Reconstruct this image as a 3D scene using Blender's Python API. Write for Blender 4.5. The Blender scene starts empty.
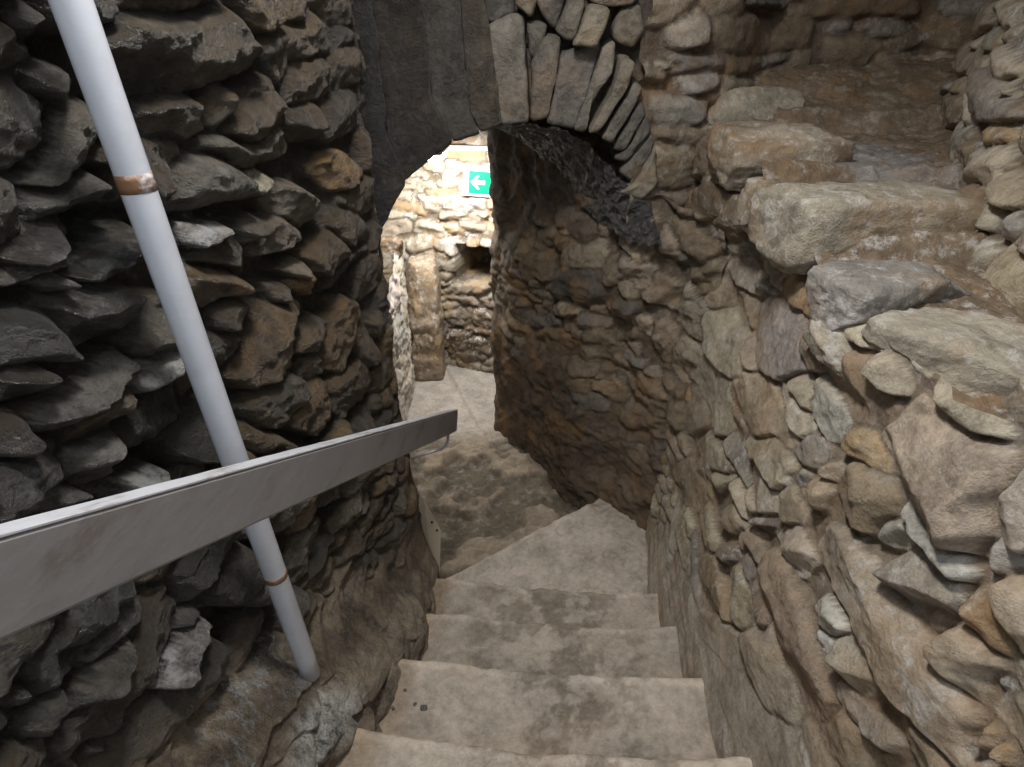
import bpy, bmesh, math, random
import numpy as np
from mathutils import Vector

# ------------------------------------------------------------------ camera
F = 570.0; PITCH = math.radians(31.3); YAW = math.radians(3.6)
sc = bpy.context.scene
cam = bpy.data.objects.new('camera', bpy.data.cameras.new('camera'))
sc.collection.objects.link(cam)
cam.rotation_euler = (math.pi/2 - PITCH, 0, YAW)
cam.data.sensor_width = 36.0; cam.data.lens = F/1024*36
cam.data.clip_start = 0.02
sc.camera = cam

# ------------------------------------------------------------------ sky ambient, added fill from behind, overhead lamp
world = bpy.data.worlds.new('world'); sc.world = world; world.use_nodes = True
bg = world.node_tree.nodes['Background']
bg.inputs[0].default_value = (0.86, 0.93, 1.0, 1); bg.inputs[1].default_value = 0.55

def area(name, loc, target, size, power, col, sy=None):
    l = bpy.data.lights.new(name, 'AREA'); l.energy = power; l.color = col
    l.shape = 'RECTANGLE'; l.size = size; l.size_y = sy or size
    o = bpy.data.objects.new(name, l); sc.collection.objects.link(o)
    o.location = loc
    o.rotation_euler = (Vector(target)-Vector(loc)).to_track_quat('-Z', 'Y').to_euler()
    return o
area('stair_head_fill', (-0.1, -0.45, 1.5), (0.15, 1.6, -1.6), 0.7, 16, (0.93, 0.97, 1.0), 0.7)  # unseen weak fill light added above and behind the camera
area('overhead_passage_lamp', (-0.22, 1.05, 1.15), (0.2, 1.25, -1.6), 0.30, 42, (1.0, 0.97, 0.92), 0.30)

vs = sc.view_settings
vs.view_transform = 'Standard'; vs.look = 'None'; vs.gamma = 1.0; vs.exposure = 0.0
vs.use_curve_mapping = False

# ------------------------------------------------------------------ helpers
AXF = np.array([-math.sin(YAW)*math.cos(PITCH), math.cos(YAW)*math.cos(PITCH), -math.sin(PITCH)])
AXR = np.array([math.cos(YAW), math.sin(YAW), 0.0]); AXU = np.cross(AXR, AXF)
def sight(px, py): return AXF + AXR*(px-512)/F - AXU*(py-383.5)/F
def onY(px, py, y): d = sight(px, py); return d*(y/d[1])
def onZ(px, py, z): d = sight(px, py); return d*(z/d[2])
def onX(px, py, x): d = sight(px, py); return d*(x/d[0])
def onPlane(px, py, n, c): d = sight(px, py); return d*(c/np.dot(n, d))

def _hash(ix, iy, iz, seed):
    h = (ix*374761393 + iy*668265263 + iz*2147483647 + seed*1274126177) & 0xffffffff
    h = ((h ^ (h >> 13))*1274126177) & 0xffffffff
    h = h ^ (h >> 16)
    return (h & 0xffffff)/float(0xffffff)*2-1
_R1 = np.linalg.qr(np.array([[.7, .5, -.4], [-.3, .8, .6], [.6, -.35, .75]]))[0]
def noise(P, scale, seed=0):
    Q = (np.asarray(P, float)@_R1)*scale + 100.0 + seed*.37
    I = np.floor(Q).astype(np.int64); f = Q-I; f = f*f*(3-2*f)
    x, y, z = I[..., 0], I[..., 1], I[..., 2]; out = 0
    for dx in (0, 1):
        wx = f[..., 0] if dx else 1-f[..., 0]
        for dy in (0, 1):
            wy = f[..., 1] if dy else 1-f[..., 1]
            for dz in (0, 1):
                wz = f[..., 2] if dz else 1-f[..., 2]
                out = out + wx*wy*wz*_hash(x+dx, y+dy, z+dz, seed)
    return out
def fbm(P, scale, octv=4, seed=0, gain=0.5):
    a = 1.0; s = 0; t = 0
    for k in range(octv):
        s = s + a*noise(P, scale*2.03**k, seed+k*17); t += a; a *= gain
    return s/t
def ridge(P, scale, octv=3, seed=0):
    a = 1.0; s = 0; t = 0
    for k in range(octv):
        s = s + a*(1-np.abs(noise(P, scale*2.1**k, seed+k*31))*2); t += a; a *= 0.5
    return s/t
def sstep(x): x = np.clip(x, 0, 1); return x*x*(3-2*x)

def link(o, parent=None):
    sc.collection.objects.link(o)
    if parent is not None: o.parent = parent
    return o
def mesh_obj(name, verts, faces, m, parent=None, col=None, aux=None, smooth=True):
    me = bpy.data.meshes.new(name)
    verts = np.asarray(verts, dtype=np.float32); faces = np.asarray(faces, dtype=np.int32)
    me.vertices.add(len(verts)); me.vertices.foreach_set('co', verts.ravel())
    n, k = faces.shape
    me.loops.add(n*k); me.loops.foreach_set('vertex_index', faces.ravel())
    me.polygons.add(n); me.polygons.foreach_set('loop_start', np.arange(0, n*k, k, dtype=np.int32))
    me.polygons.foreach_set('loop_total', np.full(n, k, dtype=np.int32))
    me.polygons.foreach_set('use_smooth', np.full(n, smooth))
    me.update(calc_edges=True); me.validate()
    nv = len(verts)
    if col is None: col = (0.3, 0.26, 0.21)
    c = np.ones((nv, 4), np.float32); c[:, :3] = col
    a = me.attributes.new('stone_colour', 'FLOAT_COLOR', 'POINT'); a.data.foreach_set('color', c.ravel())
    x = np.zeros((nv, 4), np.float32)
    if aux is not None: x[:, :3] = aux
    x[:, 3] = 1
    a = me.attributes.new('surface', 'FLOAT_COLOR', 'POINT'); a.data.foreach_set('color', x.ravel())
    me.materials.append(m)
    return link(bpy.data.objects.new(name, me), parent)
def grid_faces(nu, nv, flip=False):
    i = np.arange(nu-1)[:, None]*nv + np.arange(nv-1)[None, :]
    f = np.stack([i, i+nv, i+nv+1, i+1], -1).reshape(-1, 4)
    return f[:, ::-1] if flip else f
def thing(name, label, cat, loc=(0, 0, 0), group=None):
    o = bpy.data.objects.new(name, None); sc.collection.objects.link(o); o.location = loc
    o['label'] = label; o['category'] = cat
    if group: o['group'] = group
    return o
def tag(o, label, cat, kind=None, group=None):
    o['label'] = label; o['category'] = cat
    if kind: o['kind'] = kind
    if group: o['group'] = group
    return o
def local(o, parent):
    """shift a mesh modelled in world space so it sits under its thing"""
    me = o.data; n = len(me.vertices); v = np.empty(n*3, np.float32)
    me.vertices.foreach_get('co', v); v = v.reshape(-1, 3)-np.array(parent.location, np.float32)
    me.vertices.foreach_set('co', v.ravel()); o.parent = parent; me.update()
    return o

# ------------------------------------------------------------------ materials
def nodes(name):
    m = bpy.data.materials.new(name); m.use_nodes = True
    nt = m.node_tree; b = nt.nodes['Principled BSDF']
    return m, nt, b
def N(nt, t, **kw):
    n = nt.nodes.new(t)
    for k, v in kw.items():
        if k.startswith('i_'):
            n.inputs[k[2:].replace('_', ' ')].default_value = v
        else: setattr(n, k, v)
    return n
def ramp(nt, src, a, b, lo=0.0, hi=1.0):
    r = nt.nodes.new('ShaderNodeMapRange'); r.interpolation_type = 'SMOOTHSTEP'
    r.inputs['From Min'].default_value = a; r.inputs['From Max'].default_value = b
    r.inputs['To Min'].default_value = lo; r.inputs['To Max'].default_value = hi
    nt.links.new(src, r.inputs['Value']); return r.outputs[0]
def math_n(nt, op, a, b):
    n = nt.nodes.new('ShaderNodeMath'); n.operation = op
    for k, s in ((0, a), (1, b)):
        if isinstance(s, (int, float)): n.inputs[k].default_value = s
        else: nt.links.new(s, n.inputs[k])
    return n.outputs[0]
def mixc(nt, fac, a, b, mode='MIX'):
    n = nt.nodes.new('ShaderNodeMix'); n.data_type = 'RGBA'; n.blend_type = mode
    if isinstance(fac, (int, float)): n.inputs['Factor'].default_value = fac
    else: nt.links.new(fac, n.inputs['Factor'])
    for k, s in (('A', a), ('B', b)):
        sock = [x for x in n.inputs if x.name == k and x.type == 'RGBA'][0]
        if isinstance(s, tuple): sock.default_value = (*s, 1)
        else: nt.links.new(s, sock)
    return [x for x in n.outputs if x.type == 'RGBA'][0]
def rock_material(name, rough=0.88, wet_rough=0.22, lime=(0.62, 0.6, 0.57), rust=(0.30, 0.17, 0.075), bump=0.006, contrast=0.75, spec=0.35):
    """stone_colour gives each stone its own colour; surface = (lime bloom, wetness, iron stain)"""
    m, nt, b = nodes(name)
    g = N(nt, 'ShaderNodeTexCoord')
    at = N(nt, 'ShaderNodeAttribute', attribute_name='stone_colour')
    ax = N(nt, 'ShaderNodeAttribute', attribute_name='surface')
    sp = N(nt, 'ShaderNodeSeparateColor'); nt.links.new(ax.outputs['Color'], sp.inputs[0])
    def nz(scale, detail, rgh=0.6, dist=0.0):
        n = N(nt, 'ShaderNodeTexNoise'); n.inputs['Scale'].default_value = scale; n.inputs['Detail'].default_value = detail
        n.inputs['Roughness'].default_value = rgh; n.inputs['Distortion'].default_value = dist
        nt.links.new(g.outputs['Object'], n.inputs['Vector']); return n.outputs['Fac']
    n1 = nz(7, 6, 0.65, 0.4); n2 = nz(38, 8, 0.7); n3 = nz(150, 6, 0.7); n4 = nz(15, 8, 0.78, 0.2); n5 = nz(4, 5, 0.6)
    v = math_n(nt, 'ADD', ramp(nt, n1, .25, .75, 1-contrast*.35, 1+contrast*.35), ramp(nt, n2, .25, .75, -contrast*.25, contrast*.25))
    v = math_n(nt, 'ADD', v, ramp(nt, n3, .25, .75, -contrast*.16, contrast*.16))
    cc = N(nt, 'ShaderNodeCombineColor')
    v = math_n(nt, 'MAXIMUM', v, 0.12)
    for k in range(3): nt.links.new(v, cc.inputs[k])
    c = mixc(nt, 1.0, at.outputs['Color'], cc.outputs[0], 'MULTIPLY')
    c = mixc(nt, math_n(nt, 'MULTIPLY', ramp(nt, n5, .48, .66, 0, .75), sp.outputs[2]), c, rust)
    lim = math_n(nt, 'MULTIPLY', ramp(nt, n4, .50, .64, 0, .85), sp.outputs[0])
    c = mixc(nt, lim, c, lime)
    nt.links.new(c, b.inputs['Base Color'])
    wet = math_n(nt, 'MULTIPLY', sp.outputs[1], ramp(nt, n2, .35, .6, .35, 1))
    r = nt.nodes.new('ShaderNodeMapRange'); r.inputs['To Min'].default_value = rough; r.inputs['To Max'].default_value = wet_rough
    nt.links.new(wet, r.inputs['Value']); nt.links.new(r.outputs[0], b.inputs['Roughness'])
    b.inputs['Specular IOR Level'].default_value = spec
    hh = math_n(nt, 'ADD', math_n(nt, 'MULTIPLY', n2, 1.0), math_n(nt, 'MULTIPLY', n3, 0.45))
    bp = N(nt, 'ShaderNodeBump'); bp.inputs['Strength'].default_value = 0.9; bp.inputs['Distance'].default_value = bump
    nt.links.new(hh, bp.inputs['Height']); nt.links.new(bp.outputs[0], b.inputs['Normal'])
    return m
def paint_material(name, base, worn, amount=0.5, rough=0.5, stretch=(1, 1, 1), scale=18, bump=0.0015):
    m, nt, b = nodes(name)
    g = N(nt, 'ShaderNodeTexCoord'); mp = N(nt, 'ShaderNodeMapping'); mp.inputs['Scale'].default_value = stretch
    nt.links.new(g.outputs['Object'], mp.inputs[0])
    n = N(nt, 'ShaderNodeTexNoise'); n.inputs['Scale'].default_value = scale; n.inputs['Detail'].default_value = 8; n.inputs['Roughness'].default_value = .7
    nt.links.new(mp.outputs[0], n.inputs['Vector'])
    n2 = N(nt, 'ShaderNodeTexNoise'); n2.inputs['Scale'].default_value = scale*4; n2.inputs['Detail'].default_value = 4
    nt.links.new(mp.outputs[0], n2.inputs['Vector'])
    c = mixc(nt, ramp(nt, n.outputs[0], .3, .7), base, tuple(x*.86 for x in base))
    c = mixc(nt, ramp(nt, n.outputs[0], .62-.12*amount, .70, 0, amount), c, worn)
    nt.links.new(c, b.inputs['Base Color']); b.inputs['Roughness'].default_value = rough
    bp = N(nt, 'ShaderNodeBump'); bp.inputs['Strength'].default_value = .6; bp.inputs['Distance'].default_value = bump
    nt.links.new(n2.outputs[0], bp.inputs['Height']); nt.links.new(bp.outputs[0], b.inputs['Normal'])
    return m
def plain(name, c, rough=0.5, emit=None, power=0, metal=0):
    m, nt, b = nodes(name)
    b.inputs['Base Color'].default_value = (*c, 1); b.inputs['Roughness'].default_value = rough; b.inputs['Metallic'].default_value = metal
    if emit:
        b.inputs['Emission Color'].default_value = (*emit, 1); b.inputs['Emission Strength'].default_value = power
    return m
M_dry = rock_material('dry_sandstone', bump=0.013, contrast=0.95)
M_wet = rock_material('wet_dark_stone', rough=0.55, wet_rough=0.30, lime=(.44, .445, .45), rust=(0.085, 0.055, 0.026), bump=0.03, contrast=1.9, spec=1.0)
M_step = rock_material('worn_step_stone', rough=0.9, bump=0.006, contrast=0.75, lime=(0.5, 0.46, 0.41), rust=(0.27, 0.17, 0.09))
M_earth = rock_material('trodden_earth', rough=0.95, bump=0.012, contrast=0.7)
M_lime = rock_material('limewashed_stone', rough=0.8, bump=0.006, contrast=0.5, rust=(0.42, 0.29, 0.15))

PAL = {'t': (.36, .30, .225), 'g': (.30, .275, .245), 'o': (.36, .24, .13), 'd': (.13, .12, .11), 'w': (.50, .47, .43), 'b': (.25, .19, .13), 'l': (.42, .37, .29)}

# ------------------------------------------------------------------ masonry walls
def polyline(pts, spacing):
    P = np.array(pts, float); seg = np.linalg.norm(np.diff(P, axis=0), axis=1); S = np.r_[0, np.cumsum(seg)]
    # smooth the corners a little
    fine = np.linspace(0, S[-1], 1200)
    X = np.interp(fine, S, P[:, 0]); Y = np.interp(fine, S, P[:, 1])
    k = max(3, int(0.07/(S[-1]/1200))); ker = np.hanning(2*k+1); ker /= ker.sum()
    Xs = np.convolve(np.pad(X, k, mode='reflect', reflect_type='odd'), ker, 'valid'); Ys = np.convolve(np.pad(Y, k, mode='reflect', reflect_type='odd'), ker, 'valid')
    u = [0.0]
    while u[-1] < S[-1]:
        x = np.interp(u[-1], fine, Xs); y = np.interp(u[-1], fine, Ys)
        u.append(u[-1]+spacing(x, y))
    u = np.array(u[:-1]+[S[-1]])
    x = np.interp(u, fine, Xs); y = np.interp(u, fine, Ys)
    e = 1e-3
    tx = (np.interp(u+e, fine, Xs)-np.interp(u-e, fine, Xs)); ty = (np.interp(u+e, fine, Ys)-np.interp(u-e, fine, Ys))
    L = np.hypot(tx, ty)+1e-9
    return u, x, y, tx/L, ty/L

def masonry(name, plan, zbot, ztop, dv, stones, mat, side=1, batter=None, seed=1, spacing=None, course=0.09, length=0.2,
            depth=0.045, palette='ttgob', mortar=(.14, .11, .08), shade=1.0, surf=(.3, 0, .5), warp=0.018, rough_amp=0.006,
            warpfn=None, postfn=None, extra=None, facet=0.5, fill=True, jit=.12, bevk=.34, dust=(.33, .275, .21), gapk=.45, clampv=False, pal=None):
    """a rough stone wall: swept along plan, every stone raised in real relief. side: +1 normal = left of path."""
    spacing = spacing or (lambda x, y: max(0.0045, 0.0046*math.hypot(x, y)))
    u, x, y, tx, ty = polyline(plan, spacing)
    zb = np.array([zbot(a, b) for a, b in zip(x, y)]); zt = np.array([ztop(a, b) for a, b in zip(x, y)])
    nv = int((zt-zb).max()/dv)+1; t = np.linspace(0, 1, nv)
    V = np.minimum(zb[:, None]+(zt.max()-zb)[:, None]*t[None, :], zt[:, None]+1e-4*t[None, :]) if clampv else zb[:, None]+(zt-zb)[:, None]*t[None, :]
    U = np.repeat(u[:, None], nv, 1)
    nx = -ty*side; ny = tx*side
    X = np.repeat(x[:, None], nv, 1); Y = np.repeat(y[:, None], nv, 1)
    if batter is not None:
        o = batter(X, Y, V); X = X+nx[:, None]*o; Y = Y+ny[:, None]*o
    P = np.stack([X, Y, V], -1)
    # traced stones: sight line -> nearest point of this wall
    sx = 512+F*(P@AXR)/np.maximum(P@AXF, 1e-3); sy = 383.5-F*(P@AXU)/np.maximum(P@AXF, 1e-3)
    facing = (nx*x+ny*y)[:, None] < -0.02
    ok = ((P@AXF) > 0.1) & facing; step = 3
    SX, SY, OK = sx[::step, ::step], sy[::step, ::step], ok[::step, ::step]; UU, VV = U[::step, ::step], V[::step, ::step]
    def uv(px, py):
        d = (SX-px)**2+(SY-py)**2+(~OK)*1e9; k = np.argmin(d)
        i, j = np.unravel_index(k, d.shape); return np.array([UU[i, j], VV[i, j]]), math.sqrt(d[i, j])
    rng = random.Random(seed); S = []
    for s in stones:
        x1, y1, x2, y2, w = s[:5]; tone = s[5] if len(s) > 5 else None; hgt = s[6] if len(s) > 6 else None
        cx, cy = (x1+x2)/2, (y1+y2)/2; L = math.hypot(x2-x1, y2-y1)+1e-6; qx, qy = -(y2-y1)/L, (x2-x1)/L
        c, e = uv(cx, cy)
        if e > 12: continue
        a, ea = uv(x2, y2); b_, eb = uv(x1, y1); p, ep = uv(cx+qx*w/2, cy+qy*w/2); q, eq = uv(cx-qx*w/2, cy-qy*w/2)
        A = (a-b_)/2; B = (p-q)/2
        if ea+eb > 20: A = (a-c) if ea < eb else (c-b_)
        if ep+eq > 20: B = (p-c) if ep < eq else (c-q)
        if max(np.linalg.norm(A), np.linalg.norm(B)) > .33: continue
        if np.linalg.norm(A) < .012 or np.linalg.norm(B) < .008 or abs(A[0]*B[1]-A[1]*B[0]) < 1e-4: continue
        S.append((c, A*1.03, B*1.03, tone, hgt))
    # the rest of the wall in rough courses
    ntr = len(S)
    if fill:
        inv = [np.linalg.inv(np.stack([a, b], 1)) for _, a, b, _, _ in S]; cs = np.array([s[0] for s in S]) if S else None
        z = zb.min()-.02
        while z < zt.max()+.02:
            h = course*rng.uniform(.6, 1.45); uu = u[0]-rng.random()*length
            while uu < u[-1]:
                l = length*rng.uniform(.45, 1.6)*(.6+.5*h/course)
                c = np.array([uu+l/2, z+h/2+rng.uniform(-.15, .15)*h])
                free = True
                for k in range(ntr):
                    if abs(S[k][0][0]-c[0]) < .5:
                        for fx, fy in ((0, 0), (.3, 0), (-.3, 0)):
                            q = inv[k]@(c+np.array([fx*l, fy*h])-S[k][0])
                            if q[0]**4+q[1]**4 < (1.0 if fx == 0 else .45): free = False
                if free:
                    th = rng.uniform(-jit, jit)
                    A = np.array([math.cos(th), math.sin(th)])*l*.5; B = np.array([-math.sin(th), math.cos(th)])*h*.52
                    S.append((c, A, B, None, None))
                uu += l*.97
            z += h*.96
    # field
    warpv = 0.006
    Pw = np.stack([U, V, np.full_like(U, seed*3.1)], -1)
    WU = U+warp*.7*fbm(Pw, 11, 2, seed+5)+warp*1.1*noise(Pw, 5, seed+50); WV = V+warp*.5*fbm(Pw, 11, 2, seed+9)+warp*1.2*noise(Pw, 4, seed+51)
    if warpfn: WU, WV = warpfn(WU, WV)
    big = 9.0
    d1 = np.full(U.shape, big); d2 = np.full(U.shape, big); idx = np.full(U.shape, -1); qx_ = np.zeros(U.shape); qy_ = np.zeros(U.shape)
    for k, (c, A, B, tone, hg) in enumerate(S):
        R = np.abs(A)+np.abs(B); R = R*1.35+.03
        i0 = np.searchsorted(u, c[0]-R[0]); i1 = np.searchsorted(u, c[0]+R[0])
        if i1 <= i0: continue
        zz = V[i0:i1]; jm = np.where(((zz > c[1]-R[1]) & (zz < c[1]+R[1])).any(0))[0]
        if len(jm) == 0: continue
        sl = (slice(i0, i1), slice(jm[0], jm[-1]+1))
        Mi = np.linalg.inv(np.stack([A, B], 1))
        du = WU[sl]-c[0]; dw = WV[sl]-c[1]
        qx = Mi[0, 0]*du+Mi[0, 1]*dw; qy = Mi[1, 0]*du+Mi[1, 1]*dw
        e = rng.uniform(3.0, 7.0)
        r = (np.abs(qx)**e+np.abs(qy)**e)**(1/e)
        mn = min(np.linalg.norm(A), np.linalg.norm(B))
        sd = (r-1)*mn
        a1, a2, ai = d1[sl], d2[sl], idx[sl]
        better = sd < a1
        a2[:] = np.where(better, a1, np.minimum(a2, sd)); ai[:] = np.where(better, k, ai); a1[:] = np.where(better, sd, a1)
        qx_[sl] = np.where(better, qx, qx_[sl]); qy_[sl] = np.where(better, qy, qy_[sl])
    n = len(S)
    H = np.array([(s[4] if s[4] is not None else rng.uniform(.55, 1.25)) for s in S]+[0])*depth
    size = np.array([min(np.linalg.norm(s[1]), np.linalg.norm(s[2])) for s in S]+[.03])
    col = []
    for s in S:
        t_ = s[3] or rng.choice(palette)
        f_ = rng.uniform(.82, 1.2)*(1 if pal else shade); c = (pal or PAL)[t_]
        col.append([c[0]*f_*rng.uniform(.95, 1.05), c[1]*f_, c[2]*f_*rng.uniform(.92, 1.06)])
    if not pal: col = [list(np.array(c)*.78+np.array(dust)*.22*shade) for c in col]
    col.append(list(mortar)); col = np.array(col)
    limek = np.array([rng.random() for _ in S]+[.6])
    edge = np.minimum(-d1+.006, (d2-d1)/2) - .0035
    hh = H[idx]; bev = np.clip(size[idx]*bevk, .007, .022)
    prof = np.clip(edge/bev, 0, 1); prof = 1-(1-prof)**2.4
    base = hh*prof
    # split faces: tilted planes cut every stone
    fa = np.array([[rng.uniform(-1, 1), rng.uniform(-1, 1), rng.uniform(.55, 1.0)] for _ in range(4*(n+1))]).reshape(n+1, 4, 3)
    for k in range(4):
        pl = fa[idx, k]
        cut = hh*(pl[..., 2]+facet*(pl[..., 0]*qx_+pl[..., 1]*qy_))
        base = np.minimum(base, np.maximum(cut, 0.0)) if k < 3 else base
    # upper arris sticks out more than the foot
    base = base+depth*.16*np.where(idx >= 0, prof, 0)*qy_*np.sign(np.array([s[2][1] for s in S]+[1]))[idx]
    ins = edge > 0
    rr = rough_amp*(fbm(P, 20, 3, seed+3)*1.6+.6*ridge(P, 30, 2, seed+4)) + rough_amp*2.2*fbm(P, 5, 2, seed+8)
    gap = np.clip(-edge/.012, 0, 1)
    base = np.where(ins, base, -gap*depth*gapk)
    for _ in range(2):
        b_ = np.pad(base, 1, mode='edge'); base = (b_[:-2, 1:-1]+b_[2:, 1:-1]+b_[1:-1, :-2]+b_[1:-1, 2:]+2*b_[1:-1, 1:-1])/6
    base = base + rr*np.where(ins, 1, .8)
    C = col[np.where(ins, idx, n)]
    AX = np.zeros(P.shape); AX[..., 0] = surf[0]*np.where(limek[idx] > .55, 1.3, .35)*np.where(col[idx].sum(-1) < .45, .2, 1); AX[..., 1] = surf[1]*(.4+.6*limek[idx]); AX[..., 2] = surf[2]
    if postfn: base, C, AX = postfn(P, U, V, base, C, AX)
    D = np.stack([np.repeat(nx[:, None], nv, 1), np.repeat(ny[:, None], nv, 1), np.zeros_like(U)], -1)
    P = P+D*base[..., None]
    P[..., 2] += -.25*np.clip(base, 0, 1)
    if extra: P = extra(P, U, V)
    f = grid_faces(len(u), nv, flip=(side > 0))
    o = mesh_obj(name, P.reshape(-1, 3), f, mat, None, C.reshape(-1, 3), AX.reshape(-1, 3))
    o['kind'] = 'structure'
    return o
def Z(ox, oy, s, L):  # stones noted on an enlarged view
    return [tuple([ox+a[0]/s, oy+a[1]/s, ox+a[2]/s, oy+a[3]/s, a[4]/s])+tuple(a[5:]) for a in L]

nose = lambda y: -1.13-.628*y
# ---- right wall, lower face below the old ledge
RA = Z(680, 200, 2.738, [(190,20,260,95,60),(120,60,200,150,80),(0,60,90,150,90),(265,70,300,185,70,'l'),(150,130,210,265,72,'l',1.2),(200,225,290,240,36,'g',1.3),
 (60,180,130,310,80),(150,300,150,490,95,'l',1.9),(270,255,290,490,130,'g',1.1),(300,190,350,310,60,'o'),(370,120,420,290,85,'g'),(365,310,430,370,60,'w'),
 (430,300,550,410,80,'l',1.5),(530,415,645,490,80,'l',1.7),(350,350,420,460,80,'b'),(455,415,560,600,125,'b',1.1),(165,470,280,660,125,'t',1.2),(310,460,380,560,70,'l'),
 (370,490,440,640,75,'w',.7),(60,400,150,620,85),(215,630,310,760,120,'t'),(480,620,570,740,100,'o'),(320,640,400,740,95,'g'),(0,230,50,330,70),(0,380,50,480,80),
 (0,520,50,640,80),(60,650,120,760,80),(390,250,420,300,70,'b',.7)])
RB = Z(680, 450, 2.419, [(0,30,50,140,60),(70,10,120,80,50),(120,140,150,205,50,'t',1.2),(110,235,140,285,50,'d',1.8),(190,30,230,150,60,'t'),(175,160,230,185,34,'d',1.6),
 (265,20,330,60,60,'g'),(300,70,370,105,70,'t'),(345,10,400,50,60,'t'),(415,40,500,150,115,'b',1.5),(560,120,720,315,38,'w',1.2),(485,190,560,190,60,'w',.5),
 (540,240,670,400,115,'l',1.8),(340,150,680,720,118,'t',1.6),(250,185,320,270,72,'l',1.4),(220,230,350,650,110,'b',1.1),(350,345,400,440,62,'w'),(345,440,395,500,40,'w',.3),
 (405,460,470,570,62,'l',1.4),(660,440,790,610,135,'t',1.4),(730,350,832,500,115,'o',1.1),(780,210,830,310,90,'w',.8),(740,560,850,620,90,'d',.8),(705,740,800,740,90,'o',1.4),
 (800,680,832,767,80,'o',1.2),(360,650,470,767,120,'b'),(180,430,260,650,70,'l'),(60,250,100,420,60),(50,390,150,520,70),(110,560,200,700,90),(390,570,520,700,50,'g',.8)])
RC = Z(500, 100, 2.557, [(150,470,265,480,95,'d',1.3),(150,520,190,560,45,'l',1.2),(170,562,260,562,36,'g',1.1),(290,530,380,530,42,'d',1.9),(245,330,290,330,45,'t',1.2),
 (160,343,195,343,36,'w',.8),(320,400,400,440,70,'t',1.3),(160,395,270,385,80,'t'),(60,420,140,430,70,'b'),(300,590,345,600,40),(395,450,465,500,80,'t'),(330,330,415,390,80,'t',1.2),
 (430,340,500,370,70,'t'),(460,395,520,400,45,'d',1.2),(530,250,560,300,60),(60,640,160,700,90,'b'),(100,590,190,650,60),(480,490,510,510,40,'d'),(215,600,280,650,60,'b'),(400,560,440,680,60,'b'),
 (460,560,520,640,50),(330,480,375,470,50,'t'),(270,440,320,430,60)])
RD = [(905,405,1010,520,98,'t',2.0),(1000,455,1060,540,90,'l',1.6),(940,380,1010,420,40,'l',1.2)]
plan_r = [(.68,-.6),(.62,.2),(.60,1.),(.62,2.),(.655,2.5),(.70,2.7),(.80,2.95)]
plan_t = [(.78,2.42),(.46,2.80),(.21,3.0),(-.05,3.36),(-.37,3.86),(-.395,4.02),(-.32,4.22),(.1,4.4)]
def ledge_top(y): return float(np.interp(y, [-1,.7,1.2,1.6,1.9,2.35,2.9], [-.47,-.5,-.57,-.57,-.52,-.42,-.30]))
def right_top(x, y):
    return ledge_top(y) if y < 2.3 else ledge_top(2.3)-.22*min(1, (y-2.3)/.35)
def right_batter(X, Y, V):
    h = np.clip((V-nose(np.minimum(Y, 2.4)))/1.15, -.1, 1.6)
    return -.13*h*np.where(Y < 2.2, 1, np.clip(1-(Y-2.2)/.6, .12, 1))
def right_post(P, U, V, base, C, AX):
    Y = P[..., 1]; X = P[..., 0]
    # smooth old render at the foot of the wall beside the stair
    h = V-nose(np.minimum(Y, 2.6))+.04*noise(P, 6, 77)
    k = sstep(1-(h-.12)/.22)*(Y < 2.75)
    base = base*(1-.8*k)+.012*k
    C = C*(1-k[..., None])+np.array([.42, .365, .295])*k[..., None]
    return base, C, AX
masonry('wall_right', plan_r, lambda x, y: nose(min(max(y, .2), 2.4))-.45 if y < 2.6 else -3.15, right_top, .0062, RA+RB+RC+RD, M_dry, side=1, batter=right_batter,
        seed=4, course=.088, length=.21, depth=.038, palette='ttglbt', surf=(.55, 0, .45), postfn=right_post, mortar=(.22, .175, .13), shade=1.03, facet=.9, rough_amp=.005, gapk=.35)
def turn_post(P, U, V, base, C, AX):
    # dirt-caked natural face: few stones stand clear of it
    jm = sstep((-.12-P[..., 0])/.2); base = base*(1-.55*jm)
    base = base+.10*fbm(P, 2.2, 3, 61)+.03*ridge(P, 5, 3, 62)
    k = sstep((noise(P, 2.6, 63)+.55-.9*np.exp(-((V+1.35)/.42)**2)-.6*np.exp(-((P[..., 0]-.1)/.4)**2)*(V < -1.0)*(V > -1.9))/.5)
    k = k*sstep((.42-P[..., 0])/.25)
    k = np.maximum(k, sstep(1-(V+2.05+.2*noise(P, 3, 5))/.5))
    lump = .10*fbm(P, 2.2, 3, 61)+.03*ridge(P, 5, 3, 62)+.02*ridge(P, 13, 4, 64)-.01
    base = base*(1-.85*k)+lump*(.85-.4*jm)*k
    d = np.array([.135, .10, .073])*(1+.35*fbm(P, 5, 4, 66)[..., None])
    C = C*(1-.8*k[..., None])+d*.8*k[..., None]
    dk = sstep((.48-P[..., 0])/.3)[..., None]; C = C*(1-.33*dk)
    dark_top = (sstep((V+1.15)/.5)*sstep((.25-P[..., 0])/.3))[..., None]  # darker towards the top left of this wall
    C = C*(1-.7*dark_top)+np.array([.05, .042, .042])*.7*dark_top
    AX[..., 0] *= (1-k)*.5
    return base, C, AX
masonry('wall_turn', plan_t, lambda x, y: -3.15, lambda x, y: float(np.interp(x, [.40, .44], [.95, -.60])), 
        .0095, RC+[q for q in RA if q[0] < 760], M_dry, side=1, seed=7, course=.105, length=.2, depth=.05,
        surf=(.3, 0, .6), postfn=turn_post, mortar=(.13, .10, .07), shade=.80, facet=.9, rough_amp=.010, clampv=True, jit=.5, warp=.03, palette='tbbgo')

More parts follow.
